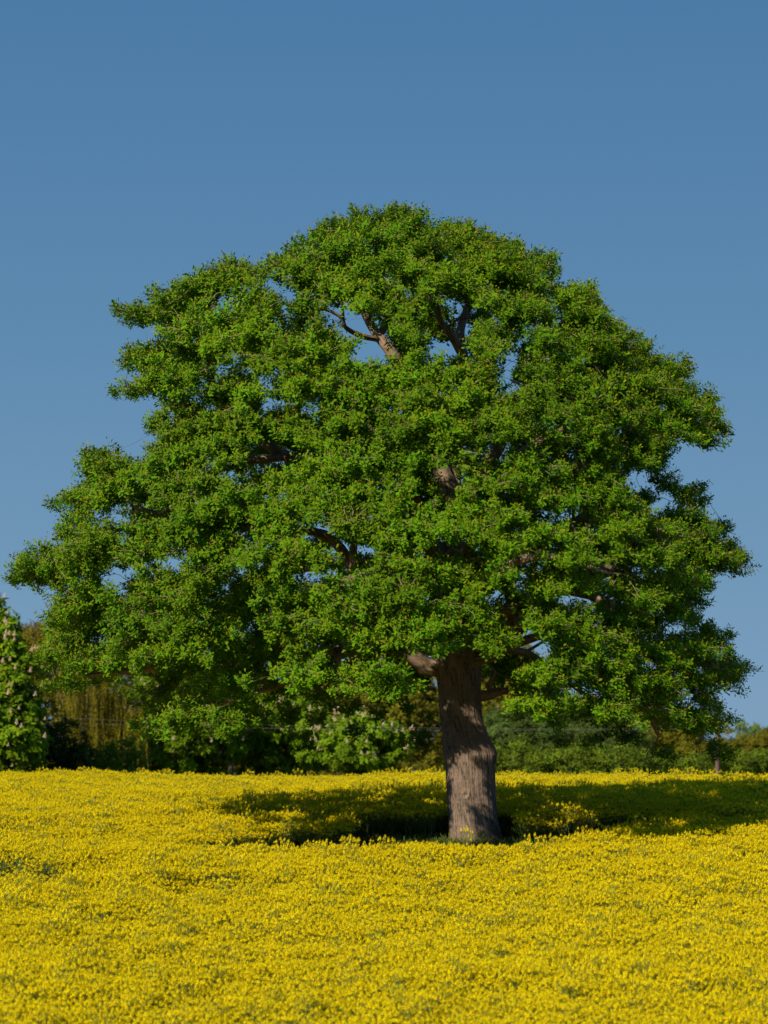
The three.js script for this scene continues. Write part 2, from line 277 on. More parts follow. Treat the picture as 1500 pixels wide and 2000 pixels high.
{
  const rnd = rngOf(5);
  const hits = (list, x, y, rx, ry, k) => list.some(([a, b, c, d]) => ((x - a) / (c + rx * k)) ** 2 + ((y - b) / (d + ry * k)) ** 2 < 1);
  const put = (x, y, f, rx, ry, jit = 1) => {
    const [w, c] = dome(y), u = clamp((x - c) / w, -1, 1), zr = Math.min(w * .013 * 1.0, 9.2) * Math.sqrt(Math.max(.02, 1 - u * u));
    pads.push({ x, y, z: zr * f + (rnd() - .5) * .7 * jit, rx, ry, f });
  };
  const fill = (f, tries, rmin, rmax, gap, test) => {
    const got = [];
    for (let k = 0; k < tries; k++) {
      const x = rnd() * 1500, y = 390 + rnd() * 1140;
      if (!inside(x, y)) continue;
      const big = k / tries < .45 ? 1 : k / tries < .75 ? .5 : 0, rx = lerp(rmin, rmax, big) * (.85 + .3 * rnd()), ry = rx * (.5 + .22 * rnd());
      let ok = true;
      for (let a = 0; a < 10 && ok; a++) ok = inside(x + Math.cos(a * .628) * rx * .88, y + Math.sin(a * .628) * ry * .9);
      if (!ok || hits(HOLES, x, y, rx, ry, .8) || (test && !test(x, y, rx, ry))) continue;
      if (got.some((g) => Math.hypot((g[0] - x) / (g[2] + rx), (g[1] - y) / (g[3] + ry)) < gap)) continue;
      got.push([x, y, rx, ry]); put(x, y, f, rx, ry);
    }
  };
  const front = (x, y, rx, ry) => !hits(HOLLOWS, x, y, rx * .6, ry * .6, .5);
  const skirt = (x, y) => x > 1400 || y < (x < 470 ? 1440 : x < 1050 ? 1335 : 1425), high = (x, y) => x > 1400 || y < (x < 440 ? 1390 : 1335);
  fill(.98, 12000, 20, 60, .62, (x, y, rx, ry) => front(x, y, rx, ry) && skirt(x, y));
  fill(.64, 9000, 22, 56, .7, (x, y, rx, ry) => front(x, y, rx, ry) && skirt(x, y));
  fill(.0, 5000, 20, 50, .95, (x, y) => { const [w, c] = dome(y); return y < 620 || Math.abs(x - c) > w * .62; });
  fill(.4, 6000, 22, 56, 1.0, (x, y, rx, ry) => front(x, y, rx, ry) && y < 1330);
  fill(-.6, 5000, 26, 58, .92, high);
  fill(-.96, 6000, 26, 60, .88, high);
  // single sprays that break the outline
  for (const [x, y, f, r] of [[690, 408, .3, 15], [765, 412, .2, 16], [826, 416, .2, 15], [628, 445, .2, 15], [566, 492, .2, 16], [440, 518, .2, 20], [300, 566, .2, 14], [225, 604, .1, 15], [250, 678, .1, 14], [240, 700, .2, 14], [222, 766, .1, 14], [262, 768, .1, 16], [1345, 700, .1, 18], [1388, 770, .1, 18], [1422, 838, .1, 16], [1380, 866, .1, 14], [1375, 945, 0, 14], [1378, 972, 0, 12], [1425, 1026, .1, 14], [1460, 1092, .1, 20], [1440, 1112, .1, 16], [1430, 1240, .1, 14], [1464, 1304, .1, 16], [1442, 1330, .1, 14], [1428, 1404, .2, 15], [1424, 1472, .2, 16], [1286, 1500, .5, 11], [1300, 1470, .5, 16], [36, 1085, .1, 16], [22, 1134, .1, 11], [60, 1120, .1, 18], [100, 985, .1, 16], [162, 882, .1, 14], [185, 890, .1, 14], [90, 1200, .2, 16], [80, 1270, .3, 20], [90, 1340, .3, 18], [1160, 556, .1, 12], [1085, 498, .1, 16], [1010, 474, .1, 12], [1160, 1450, .5, 18], [1100, 1448, .4, 16], [1012, 1400, .2, 14], [1080, 1400, .3, 22], [830, 1430, -.3, 16], [790, 1450, -.4, 20], [700, 1430, -.6, 20], [600, 1460, -.7, 20], [800, 1380, -.4, 20], [840, 1400, -.2, 14], [262, 1418, .5, 18], [300, 1412, .55, 26], [360, 1420, .25, 34], [420, 1400, .25, 36], [330, 1390, .25, 34], [470, 1370, .25, 38], [400, 1350, .3, 36], [290, 1425, .25, 28], [520, 1330, .3, 36], [450, 1310, .3, 40], [440, 1420, .2, 30], [560, 1290, .35, 36], [380, 1300, .3, 40], [930, 1215, .22, 34], [968, 1250, .2, 30], [905, 1180, .25, 36], [842, 1200, .22, 34], [800, 1238, .22, 32], [760, 1215, .25, 40], [700, 1236, .25, 36], [722, 1284, .25, 26], [1000, 1150, .3, 30], [618, 1358, .37, 34], [678, 1180, .84, 44], [640, 1150, .85, 44], [722, 1192, .8, 40], [660, 1235, .7, 36], [513, 1245, .55, 40], [500, 1400, -.5, 34], [560, 1390, -.5, 36], [620, 1400, -.6, 34], [680, 1380, -.5, 34], [740, 1385, -.5, 32], [585, 1440, -.6, 26], [790, 1342, -.4, 30], [640, 1350, -.4, 36], [545, 1345, -.3, 36], [722, 1332, -.3, 34], [480, 1430, -.3, 24], [1085, 1335, .2, 34], [1160, 1385, .3, 34], [1040, 1330, -.2, 30],
    [1070, 505, 0, 24], [1088, 532, .1, 22], [1140, 568, .1, 24], [1164, 584, 0, 24], [1200, 628, .1, 22], [1236, 656, 0, 26], [1258, 670, .1, 22], [1268, 696, .1, 24], [1322, 716, 0, 24], [1344, 722, .1, 18], [1330, 762, .1, 26], [1362, 792, 0, 26], [1394, 804, .1, 24], [1402, 832, 0, 24], [1350, 840, .1, 22], [1290, 856, .1, 24], [1292, 892, 0, 20], [1000, 486, .1, 24], [960, 466, 0, 22],
    [322, 578, .1, 18], [258, 606, 0, 22], [300, 612, .1, 26], [350, 562, .1, 22], [400, 542, 0, 24], [470, 532, .1, 24], [530, 512, .1, 24], [590, 484, 0, 24], [622, 462, .1, 20], [658, 434, .1, 20], [700, 432, 0, 24], [790, 414, .1, 22]]) put(x, y, f, r, r * .75, .5);
}
// outward direction of the crown at a point
const HEART = at(770, 1120, 0);
// branches from the nearest limb or branch to each bough
const branchRng = rngOf(21), twigG = new Geo();
for (const b of pads) {                        // the low sun gets in under the crown to the foot of the trunk: no bough hangs in that lane
  for (let k = 0; k < 24 && b.z > .5; k++) {
    const c = at(b.x, b.y, b.z), t = -c.x * Math.sin(SUN_AZ) + c.z * Math.cos(SUN_AZ), lat = Math.abs(c.x * Math.cos(SUN_AZ) + c.z * Math.sin(SUN_AZ)), R = b.rx * (60 - b.z) * K;
    if (t < .8 || lat > R * .8 + .3 || c.y - R * .7 - t * Math.tan(SUN_EL) > 1.8) break;
    b.z -= .4;
  }
}
for (const b of pads) { b.c = at(b.x, b.y, b.z); const D = (60 - b.z) * K; b.R = b.rx * D; b.H = b.ry * D; b.out = V().subVectors(b.c, HEART); b.out.y = b.out.y * .6 + .8; b.out.normalize(); }
{
  const todo = pads.map((b) => { let m = 1e9; for (const n of nodes) m = Math.min(m, n.p.distanceToSquared(b.c)); return [m, b]; }).sort((a, b) => a[0] - b[0]);
  const v = V();
  for (const [, b] of todo) {
    const end = b.c.clone().addScaledVector(b.out, -.35 * b.H); end.y -= .25 * b.H;
    let best = null, bs = 1e9;
    for (const n of nodes) { v.subVectors(end, n.p); const l = v.length(); if (l > bs) continue; const s = l * (1 + .45 * (1 - v.dot(n.d) / (l + 1e-6))) + n.z * .12 + .7 * Math.max(0, n.p.y - end.y - .15); if (s < bs) { bs = s; best = n; } }
    const l = best.p.distanceTo(end), r0 = Math.min(best.r * .8, .022 + .02 * l), mid = best.p.clone().lerp(end, .45);
    mid.addScaledVector(best.d, l * .1); mid.y += l * (.02 + .10 * branchRng()); mid.x -= b.out.x * l * .14; mid.z -= b.out.z * l * .14;
    mid.x += (branchRng() - .5) * l * .16; mid.z += (branchRng() - .5) * l * .16;
    const m2 = mid.clone().lerp(end, .5); m2.x += (branchRng() - .5) * l * .16; m2.y += (branchRng() - .4) * l * .16; m2.x -= b.out.x * l * .1; m2.z -= b.out.z * l * .1; m2.z += (branchRng() - .5) * l * .16;
    const st = best.p.clone().addScaledVector(best.d, -.02);
    const [P, R] = path([st, mid, m2, end], [r0, r0 * .75, r0 * .55, Math.max(.011, r0 * .35)], 4);
    tube(limbs[best.limb].B, P, R, 6, .1);
    for (let i = 3; i < P.length; i += 2) nodes.push({ p: P[i], d: V().subVectors(P[Math.min(P.length - 1, i + 1)], P[i - 1]).normalize(), r: R[i], limb: best.limb, z: best.z + 1 });
    b.end = end; b.dir = V().subVectors(end, m2).normalize(); b.tip = R[R.length - 1];
  }
}
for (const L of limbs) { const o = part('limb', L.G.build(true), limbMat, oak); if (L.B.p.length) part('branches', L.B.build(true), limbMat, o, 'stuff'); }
// the broken stub and the burl that show beside the trunk
{
  const G = new Geo(), [P, R] = path([at(925, 1358, 0), at(952, 1358, .1), at(975, 1350, .2), at(992, 1349, .25)], [.16, .13, .12, .09], 5); tube(G, P, R, 14, .2);
  const [P2, R2] = path([at(955, 1352, .1), at(958, 1330, .15), at(966, 1315, .2), at(968, 1308, .2)], [.07, .055, .05, .02], 5); tube(G, P2, R2, 9, .2);
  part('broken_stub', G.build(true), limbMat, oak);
  const B = new THREE.IcosahedronGeometry(.24, 12), p = B.attributes.position, c = at(1004, 1214, .62);
  for (let i = 0; i < p.count; i++) { const v = V().fromBufferAttribute(p, i), n = v.clone().normalize(), s = 1 + .18 * noise3(n.x * 2.2, n.y * 2.2, n.z * 2.2) + .05 * noise3(n.x * 7, n.y * 7, n.z * 7); v.multiplyScalar(s).multiply(V(1, 1.15, 1)).add(c); p.setXYZ(i, v.x, v.y, v.z); }
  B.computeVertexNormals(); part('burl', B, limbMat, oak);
  const E = new Geo();
  for (const [a, b, c2, r] of [[[880, 1412, .6], [868, 1418, .75], [858, 1432, .8], .035], [[862, 1415, .6], [845, 1408, .7], [815, 1406, .7], .025]]) { const [p3, r3] = path([at(...a), at(...b), at(...c2)], [r, r * .8, r * .4], 5); tube(E, p3, r3, 7, .2); }
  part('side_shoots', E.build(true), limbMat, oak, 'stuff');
}
// ------------------------------------------------------------------ the oak: leaves
function oakLeaf(G, base, dir, side, up, len, col) {
  const T = [0, .12, .3, .42, .62, .76, 1], Wd = [.015, .03, .19, .11, .27, .16, .02];
  const pt = (t, s, h) => base.clone().addScaledVector(dir, t * len).addScaledVector(side, s * len).addScaledVector(up, h * len);
  let prev = null;
  for (let i = 0; i < T.length; i++) {
    const sag = -.14 * T[i] * T[i], w = Wd[i], h = sag + w * .3;
    const row = [G.vert(pt(T[i], -w, h), up, col), G.vert(pt(T[i], 0, sag), up, col), G.vert(pt(T[i], w, h), up, col)];
    if (prev) { G.tri(prev[0], prev[1], row[0]); G.tri(prev[1], row[1], row[0]); G.tri(prev[1], prev[2], row[1]); G.tri(prev[2], row[2], row[1]); }
    prev = row;
  }
}
function sprayGeo(seed) {
  const rnd = rngOf(seed), G = new Geo(), n = 11 + seed % 4;
  for (let i = 0; i < n; i++) {
    const young = i > n - 3, az = i * 2.4 + rnd() * 1.6, inc = young ? .2 + .7 * rnd() : .45 + 1.15 * rnd(), h = young ? .02 + .06 * rnd() : -.24 + .25 * (i / n) + .07 * rnd();
    const dir = V(Math.cos(az) * Math.sin(inc), Math.cos(inc), Math.sin(az) * Math.sin(inc)), side = V(-Math.sin(az), 0, Math.cos(az)); side.applyAxisAngle(dir, (rnd() - .5) * .7);
    const up = V().crossVectors(side, dir).normalize(); if (up.y < 0) up.negate();
    const t = rnd(), g = rnd(), col = young ? [.20 + .06 * t, .26 + .06 * g, .006] : [.096 + .065 * t, .225 + .085 * g + .02 * t, .002 + .003 * rnd()];
    oakLeaf(G, V(dir.x * .012 + (rnd() - .5) * .09, h, dir.z * .012 + (rnd() - .5) * .09), dir, side, up, young ? .055 + .03 * rnd() : .065 + .065 * rnd(), col);
  }
  return G.build(true);
}
const crown = new THREE.Group(); crown.name = 'crown'; oak.add(crown);
{
  const rnd = rngOf(77), kinds = [1, 2, 3, 4, 5].map((k) => [sprayGeo(k * 97), new Copies()]);
  const gauss = () => (rnd() + rnd() + rnd() - 1.5) / 1.5, v = V(), ax = V(), side = V(), fr = V();
  let n = 0;
  for (const b of pads) {
    const flat = V(b.out.x * .45 + gauss() * .35, 1, b.out.z * .45 + gauss() * .35).normalize();           // boughs are flat sprays that tip outwards
    side.set(flat.z, 0, -flat.x); if (side.lengthSq() < .01) side.set(1, 0, 0); side.addScaledVector(flat, -side.dot(flat)).normalize(); fr.crossVectors(flat, side);
    const nt = Math.max(4, Math.round(b.R * b.R * 40)), tone = 1 + .3 * gauss(), warm = gauss(), size = 1 + .24 * gauss(), full = rnd() < .16 ? .45 : 1;
    for (let k = 0; k < nt; k++) {
      const th = k * 2.4 + rnd() * .8, q = Math.sqrt((k + .5) / nt), reach = (.96 + .34 * gauss()) * (rnd() < .09 ? 1.5 : 1), hgt = (rnd() * 1.7 - .68) * Math.sqrt(Math.max(.08, 1 - q * q * .85));
      const tip = b.c.clone().addScaledVector(side, Math.cos(th) * q * b.R * reach).addScaledVector(fr, Math.sin(th) * q * b.R * reach).addScaledVector(flat, hgt * b.H * 1.0);
      const m = b.end.clone().lerp(tip, .5); m.x += gauss() * .12; m.z += gauss() * .12; m.y += gauss() * .08 + .05;
      const [P, R] = path([b.end, m, tip], [Math.max(.010, b.tip * .9), .009, .004], 3);
      tube(twigG, P, R, 4);
      const L = b.end.distanceTo(tip), nc = 2 + Math.round(L * 8 * full);
      for (let j = 0; j < nc; j++) {
        const t = j ? 1 - Math.pow(rnd(), 1.3) * .68 : 1, i = Math.min(P.length - 2, Math.floor(t * (P.length - 1))), f = t * (P.length - 1) - i;
        v.lerpVectors(P[i], P[i + 1], f);
        const sp = j ? .2 : .02; v.x += gauss() * sp; v.y += gauss() * sp * .8; v.z += gauss() * sp;
        ax.subVectors(tip, b.end).normalize().multiplyScalar(.35); ax.x += b.out.x * .5 + gauss() * .5; ax.y += .5 + gauss() * .4; ax.z += b.out.z * .5 + gauss() * .5; ax.normalize();
        const tt = tone * (1 + .2 * gauss()), w = .24 * warm + .2 * gauss();
        kinds[n++ % kinds.length][1].add(v, ax, rnd() * 6.28, size * (.66 + .62 * rnd()), undefined, [tt * (1 + w * .6), tt, tt * (1 - w * .3)]);
      }
    }
  }
  console.log('pads', pads.length, 'sprays', n, 'twig tris', twigG.i.length / 3);
  for (const [g, c] of kinds) c.build('leaves', g, oakLeafMat, crown);
  part('twigs', twigG.build(true), twigMat, crown, 'stuff');
}

// ------------------------------------------------------------------ rapeseed
const YEL = [.95, .755, .0], YEL2 = [.95, .72, .0], YEL3 = [.80, .74, .0];
function raceme(G, rnd, c, r, h) {
  const quad = (p, n, s, col) => {
    const a = V(rnd() - .5, rnd() - .5, rnd() - .5), x = V().crossVectors(n, a).normalize().multiplyScalar(s), y = V().crossVectors(n, x).normalize().multiplyScalar(s);
    const k = [G.vert(p.clone().add(x), n, col), G.vert(p.clone().addScaledVector(y, .8).addScaledVector(n, s * .25), n, col), G.vert(p.clone().sub(x), n, col), G.vert(p.clone().addScaledVector(y, -.8).addScaledVector(n, s * .25), n, col)];
    G.tri(k[0], k[1], k[2]); G.tri(k[0], k[2], k[3]);
  };
  const m = 18 + Math.floor(rnd() * 7);
  for (let i = 0; i < m; i++) {
    const az = i * 2.4 + rnd(), t = (i + .5) / m, el = lerp(1.25, -.35, t), n = V(Math.cos(az) * Math.cos(el), Math.sin(el) + .35, Math.sin(az) * Math.cos(el)).normalize();
    const p = c.clone().add(V(Math.cos(az) * Math.cos(el) * r, -h * t + Math.sin(el) * r * .3, Math.sin(az) * Math.cos(el) * r).multiplyScalar(.8 + .35 * rnd()));
    quad(p, n, .0078 + .0042 * rnd(), t < .1 ? YEL3 : rnd() < .25 ? YEL2 : YEL);
  }
  for (let i = 0; i < 3; i++) quad(c.clone().add(V((rnd() - .5) * .02, .012 + .012 * rnd(), (rnd() - .5) * .02)), V(rnd() - .5, .6, rnd() - .5).normalize(), .007, [.42, .45, .02]);
  for (let i = 0; i < 4; i++) { const az = rnd() * 6.28, p = c.clone().add(V(0, -h - .02 - .05 * rnd(), 0)), e = p.clone().add(V(Math.cos(az) * .04, .03, Math.sin(az) * .04)); tube(G, [p, e], [.0025, .0015], 3, 0, [.14, .2, .03]); }
}
function plantGeo(seed, far, bare) {
  const rnd = rngOf(seed), G = new Geo(), st = [.17, .22, .045], top = 1.0;
  tube(G, [V(0, -.1, 0), V(.01, .5, 0), V(0, top, .01)], [.009, .007, .004], 4, 0, st);
  if (!bare) raceme(G, rnd, V(0, top, .01), .026, .045);
  const n = 11;
  for (let i = 0; i < n; i++) {
    const az = i * 2.4 + rnd() * .7, h0 = .42 + .35 * (i / n), r = .05 + .17 * Math.sqrt(rnd()), h1 = top - .01 - .22 * rnd() * rnd() - .05 * rnd(), e = V(Math.cos(az) * r, h1, Math.sin(az) * r), m = V(Math.cos(az) * r * .75, lerp(h0, h1, .5), Math.sin(az) * r * .75);
    tube(G, [V(0, h0, 0), m, e], [.005, .004, .003], 3, 0, st);
    if (!bare) raceme(G, rnd, e, .022 + .008 * rnd(), .03 + .02 * rnd());
  }
  for (let i = 0; i < (bare ? 26 : 9); i++) {                     // grey-green leaves that clasp the stem
    const az = i * 2.4 + rnd(), h = bare ? .1 + .75 * (i / 26) : .12 + .55 * (i / 9), l = lerp(.22, .09, bare ? i / 26 : i / 9) * (.8 + .4 * rnd()), w = l * .22, d = V(Math.cos(az), .35, Math.sin(az)), s = V(-Math.sin(az), 0, Math.cos(az)), up = V(0, 1, 0), col = [.05 + .02 * rnd(), .10 + .03 * rnd(), .045];
    const P = (t, k, y) => G.vert(V(0, h + y, 0).addScaledVector(d, t * l).addScaledVector(s, k * w), up, col), a = P(0, 0, 0), b = P(.5, 1, .01), c = P(.5, -1, .01), e = P(1, 0, -.1 * l);
    G.tri(a, b, c); G.tri(b, e, c);
  }
  return G.build(true);
}
const weedGeo = plantGeo(501, false, true);
const plantGeos = [1, 2, 3, 4, 5, 6].map((k) => plantGeo(k * 31));
const gapLine = (x) => -5.6 + smooth(x, .5, 7) * 5.6 + .35 * noise3(x * .5, 1, 1);       // z of the nearer edge of the bare strip beside the oak (towards the camera is +)
function inGap(x, z) {
  const e = -gapLine(x), w = (2.6 + 1.0 * Math.exp(-(((x + 1.2) / 2.8) ** 2))) * smooth(x, -8.2, -4.5) * (1 - smooth(x, 3.5, 8));   // runs past the trunk on its near side
  const r = Math.hypot(x - .05, z);
  return (z < e && z > e - w) || r < 1.25 + .25 * noise3(x, 5, z) || (Math.abs(x) < 1.1 && z > 0 && z < e) || Math.hypot(x + 1.9, (z - 1.3) * .8) < 1.25;
}
{
  const crop = thing('rapeseed_crop', 'dense rapeseed crop in full yellow flower filling the field around the oak', 'crop', V(0, 0, 0)); crop.userData.kind = 'stuff';
  const rnd = rngOf(404), C = plantGeos.map(() => new Copies()), W = new Copies(), up = V(0, 1, 0), p = V(); let n = 0;
  const sow = (d0, d1, step, size) => {
    for (let d = d0; d < d1; d += step) {
      const half = .1625 * d + 6, cx = CAM.x;
      for (let x = cx - half; x < cx + half; x += step) {
        const px = x + (rnd() - .5) * step * 1.3, pz = 60 - d - rnd() * step * 1.3, r1 = rnd(), r2 = rnd(), r3 = rnd(), r4 = rnd(), r5 = rnd();
        const bare = inGap(px, pz);                // in the strip beside the trunk only short stragglers grow
        if (bare && Math.hypot(px, pz) < .85) continue;
        const D = 60 - pz;
        let thin = .04 + .25 * smooth(noise3(px * .35, 2, pz * .35), .25, .7);
        thin = Math.max(thin, .9 * smooth(-px, 3.5, 7.5) * Math.exp(-((D - 50 - noise3(px * .5, 4, 0) * 3) ** 2) / 7) * smooth(noise3(px * .8, 21, pz * .5), -.25, .35));
        const low = smooth(-px, 4, 7) * Math.exp(-((D - 50 - noise3(px * .5, 4, 0) * 2.5) ** 2) / 8) * smooth(noise3(px * .7, 21, pz * .45), -.3, .3);
        if (r1 < thin) continue;
        p.set(px, ground(px, pz), pz);
        let h = (.93 + .12 * noise3(px * .22, 7, pz * .22) + .10 * noise3(px * 1.1, 8, pz * 1.1) + (r2 - .5) * .16 + (r3 > .96 ? .08 + .22 * r4 : 0));
        h *= bare ? (pz > 0 ? .22 : .4) + .25 * r2 : 1 - .34 * low;
        up.set((r4 - .5) * .22, 1, (r5 - .5) * .22).normalize();
        const t = .9 + .2 * r5;
        (bare ? W : C[n++ % C.length]).add(p, up, r3 * 6.28 * 7, size * (.85 + .3 * r4), h, [t, t * (.97 + .06 * r2), t]);
      }
    }
  };
  sow(24, 57, .143, 1.0);
  sow(57, 78, .172, 1.05);
  sow(78, 98, .21, 1.15);
  W.build('green_plants', weedGeo, cropMat, crop);
  C.forEach((c, i) => c.build('flowering_plants', plantGeos[i], cropMat, crop));
  console.log('plants', n);
}
// single plants that stand up out of the crop
{
  const tall = [[912, 1612, 5.9, .95, 'tall yellow rapeseed plant rising in front of the foot of the oak trunk'],
    [135, 1503, -37.4, 1.0, 'tallest of the rapeseed plants against the dark gap between trees at the far field edge'],
    [1208, 1604, 2.5, 1.0, 'yellow rapeseed plant standing up before the shade to the right of the oak trunk'],
    [1355, 1592, 2.6, 1.0, 'slender rapeseed plant with loose flowers before the shade near the right picture edge'],
    [548, 1634, 5.3, 1.0, 'yellow rapeseed plant with round flower head before the shaded strip left of the trunk']];
  tall.forEach(([x, y, z, s, label], i) => {
    const p = at(x, y, z), g = ground(p.x, z), o = new THREE.Mesh(plantGeos[i % 6], cropMat);
    o.name = numbered('rapeseed_plant'); o.position.set(p.x, g, z); o.scale.set(.8 * s, p.y - g, .8 * s); o.rotation.y = i * 1.7; o.castShadow = o.receiveShadow = true;
    tag(o, label, 'rapeseed plant'); scene.add(o);
  });
}

// ------------------------------------------------------------------ trees beyond the field
function clumpGeo(seed, o) {                    // a tuft of leaves: count, length, width share, spread, colours
  const rnd = rngOf(seed), G = new Geo();
  for (let i = 0; i < o.n; i++) {
    const az = i * 2.4 + rnd(), inc = o.inc0 + (o.inc1 - o.inc0) * rnd(), d = V(Math.cos(az) * Math.sin(inc), Math.cos(inc), Math.sin(az) * Math.sin(inc)), s = V(-Math.sin(az), 0, Math.cos(az)).applyAxisAngle(d, (rnd() - .5) * 1.2), up = V().crossVectors(s, d);
    const l = o.len * (.7 + .6 * rnd()), b = V((rnd() - .5), (rnd() - .5), (rnd() - .5)).multiplyScalar(o.spread), t = rnd(), col = [lerp(o.a[0], o.b[0], t), lerp(o.a[1], o.b[1], t), lerp(o.a[2], o.b[2], t)];
    const P = (f, k, h) => G.vert(b.clone().addScaledVector(d, f * l).addScaledVector(s, k * l * o.w).addScaledVector(up, h * l), up, col), A = P(0, 0, 0), B = P(.6, 1, .05), C = P(.6, -1, .05), E = P(1, 0, -.1), M = P(.55, 0, -.05);
    G.tri(A, B, M); G.tri(A, M, C); G.tri(B, E, M); G.tri(M, E, C);
  }
  return G.build(true);
}
const CL = {
  chestnut: [1, 2].map((k) => clumpGeo(k, { n: 12, len: .2, w: .24, spread: .14, inc0: 1.0, inc1: 2.4, a: [.14, .245, .006], b: [.21, .345, .011] })),
  olive: [3, 4].map((k) => clumpGeo(k, { n: 16, len: .13, w: .3, spread: .3, inc0: .3, inc1: 1.8, a: [.175, .175, .014], b: [.235, .225, .018] })),
  green: [5, 6].map((k) => clumpGeo(k, { n: 16, len: .12, w: .3, spread: .28, inc0: .3, inc1: 1.8, a: [.115, .185, .012], b: [.165, .24, .016] })),
  blue: [7, 8].map((k) => clumpGeo(k, { n: 18, len: .16, w: .12, spread: .2, inc0: .9, inc1: 2.0, a: [.08, .135, .026], b: [.115, .18, .034] })),
  bronze: [9, 10].map((k) => clumpGeo(k, { n: 18, len: .15, w: .14, spread: .22, inc0: .6, inc1: 1.9, a: [.165, .165, .012], b: [.225, .21, .016] })),
  dark: [11, 12].map((k) => clumpGeo(k, { n: 16, len: .14, w: .25, spread: .25, inc0: .4, inc1: 1.9, a: [.028, .062, .010], b: [.05, .10, .014] })),
  light: [13, 14].map((k) => clumpGeo(k, { n: 14, len: .1, w: .32, spread: .2, inc0: .2, inc1: 1.5, a: [0.189, 0.290, 0.022], b: [0.246, 0.348, 0.029] })),
};
const candleGeo = (() => {
  const rnd = rngOf(8), G = new Geo();
  for (let i = 0; i < 30; i++) {
    const t = i / 30, az = i * 2.4, r = .065 * (1 - t) + .012, p = V(Math.cos(az) * r * 1.15, t * .22, Math.sin(az) * r * 1.15), n = V(Math.cos(az), .4, Math.sin(az)).normalize(), s = .028 * (1.1 - .6 * t), x = V(-Math.sin(az), 0, Math.cos(az)).multiplyScalar(s), y = V().crossVectors(n, x).normalize().multiplyScalar(s), col = rnd() < .3 ? [.82, .55, .42] : [.88, .74, .56];
    const k = [p.clone().add(x), p.clone().add(y), p.clone().sub(x), p.clone().sub(y)].map((q) => G.vert(q, n, col)); G.tri(k[0], k[1], k[2]); G.tri(k[0], k[2], k[3]);
  }
  return G.build(true);
})();
// crown as many leafy puffs on the surface of the given ellipsoids [px, py, half-width px, half-height px, depth factor]
function puffTree(name, label, category, d, blobs, o) {
  const z = 60 - d, s = d * K, rnd = rngOf(o.seed), bx = o.stem ?? blobs[0][0], bp = at(bx, 1500, z), base = V(bp.x, ground(bp.x, z), z);
  const t = thing(name, label, category, base, o.group), geos = CL[o.leaf], C = geos.map(() => new Copies()), F = new Copies(), v = V(), ax = V(), c0 = V(); let n = 0;
  const G = new Geo(), h = Math.max(...blobs.map((b) => at(b[0], b[1] - b[3] * .3, z).y)) - base.y;
  tube(G, [V(0, -.3, 0), V(.05, h * .35, 0), V(-.05, h * .75, .05), V(.1, h, 0)], [.03 * h + .03, .024 * h, .014 * h, .02], 10, .15);
  for (const [px, py, hw, hh, dep = 1] of blobs) {
    const c = at(px, py, z).sub(base), A = hw * s, B = hh * s, D = A * dep, area = A * B * 12, np = Math.max(6, Math.round(area / (o.puff * o.puff * 3.2)));
    tube(G, [V(0, Math.max(.3, c.y - B * .9), 0), c.clone().multiplyScalar(.5).add(V(0, c.y * .35, 0)), c.clone().add(V(0, B * .3, 0))], [.05, .04, .015], 6, .1);
    for (let k = 0; k < np; k++) {
      const y = 1 - 2 * (k + .5) / np, r = Math.sqrt(1 - y * y), th = k * 2.39996 + rnd() * .5, dir = V(Math.cos(th) * r, y, Math.sin(th) * r), sc = .72 + .36 * rnd();
      c0.set(c.x + dir.x * A * sc, c.y + dir.y * B * sc, c.z + dir.z * D * sc);
      if (c0.y < .1) continue;
      if (k % 5 === 0) tube(G, [c.clone().add(V(0, -B * .3, 0)), c.clone().lerp(c0, .5), c0], [.03, .022, .008], 4);
      const pr = o.puff * (.6 + .7 * rnd()), tone = 1 + (rnd() - .5) * .5, m = Math.round(o.per * pr * pr / (o.puff * o.puff));
      for (let j = 0; j < m; j++) {
        const a = rnd() * 6.283, u = rnd() * 2 - .8, w = Math.sqrt(Math.max(0, 1 - u * u)), f = .6 + .5 * rnd();
        ax.set(Math.cos(a) * w, u, Math.sin(a) * w); v.set(c0.x + ax.x * pr * f * 1.15, c0.y + ax.y * pr * f * (o.flat ?? .7) - (o.droop ?? 0) * pr * w * w, c0.z + ax.z * pr * f * 1.15);
        if (v.y < .02) continue;
        ax.multiplyScalar(.7).addScaledVector(dir, .4); ax.y += .45; ax.normalize();
        const tt = tone * (.85 + .3 * rnd());
        C[n++ % C.length].add(v, ax, rnd() * 6.28, (o.scale ?? 1) * (.75 + .5 * rnd()), undefined, [tt * (1 + (rnd() - .5) * .2), tt, tt]);
      }
      if (o.candles && rnd() < o.candles && dir.z > -.1) for (let j = 0; j < 1 + Math.floor(rnd() * 3.4); j++) { v.set(c0.x + dir.x * pr * 1.3 + (rnd() - .5) * .6, c0.y + pr * (.25 + .5 * rnd()), c0.z + dir.z * pr * 1.3 + .3 + (rnd() - .5) * .3); ax.set(dir.x * .3, 1, dir.z * .3).normalize(); if (v.y > .1) F.add(v, ax, rnd() * 6, .68 + .38 * rnd(), undefined, [1, .86 + .14 * rnd(), .8 + .2 * rnd()]); }
    }
  }
  part('trunk', G.build(true), farBark, t);
  const cr = new THREE.Group(); cr.name = 'crown'; t.add(cr);
  C.forEach((c, i) => c.build('leaves', geos[i], farLeafMat, cr));
  if (F.m.length) F.build('flower_candles', candleGeo, farLeafMat, t);
  return t;
}
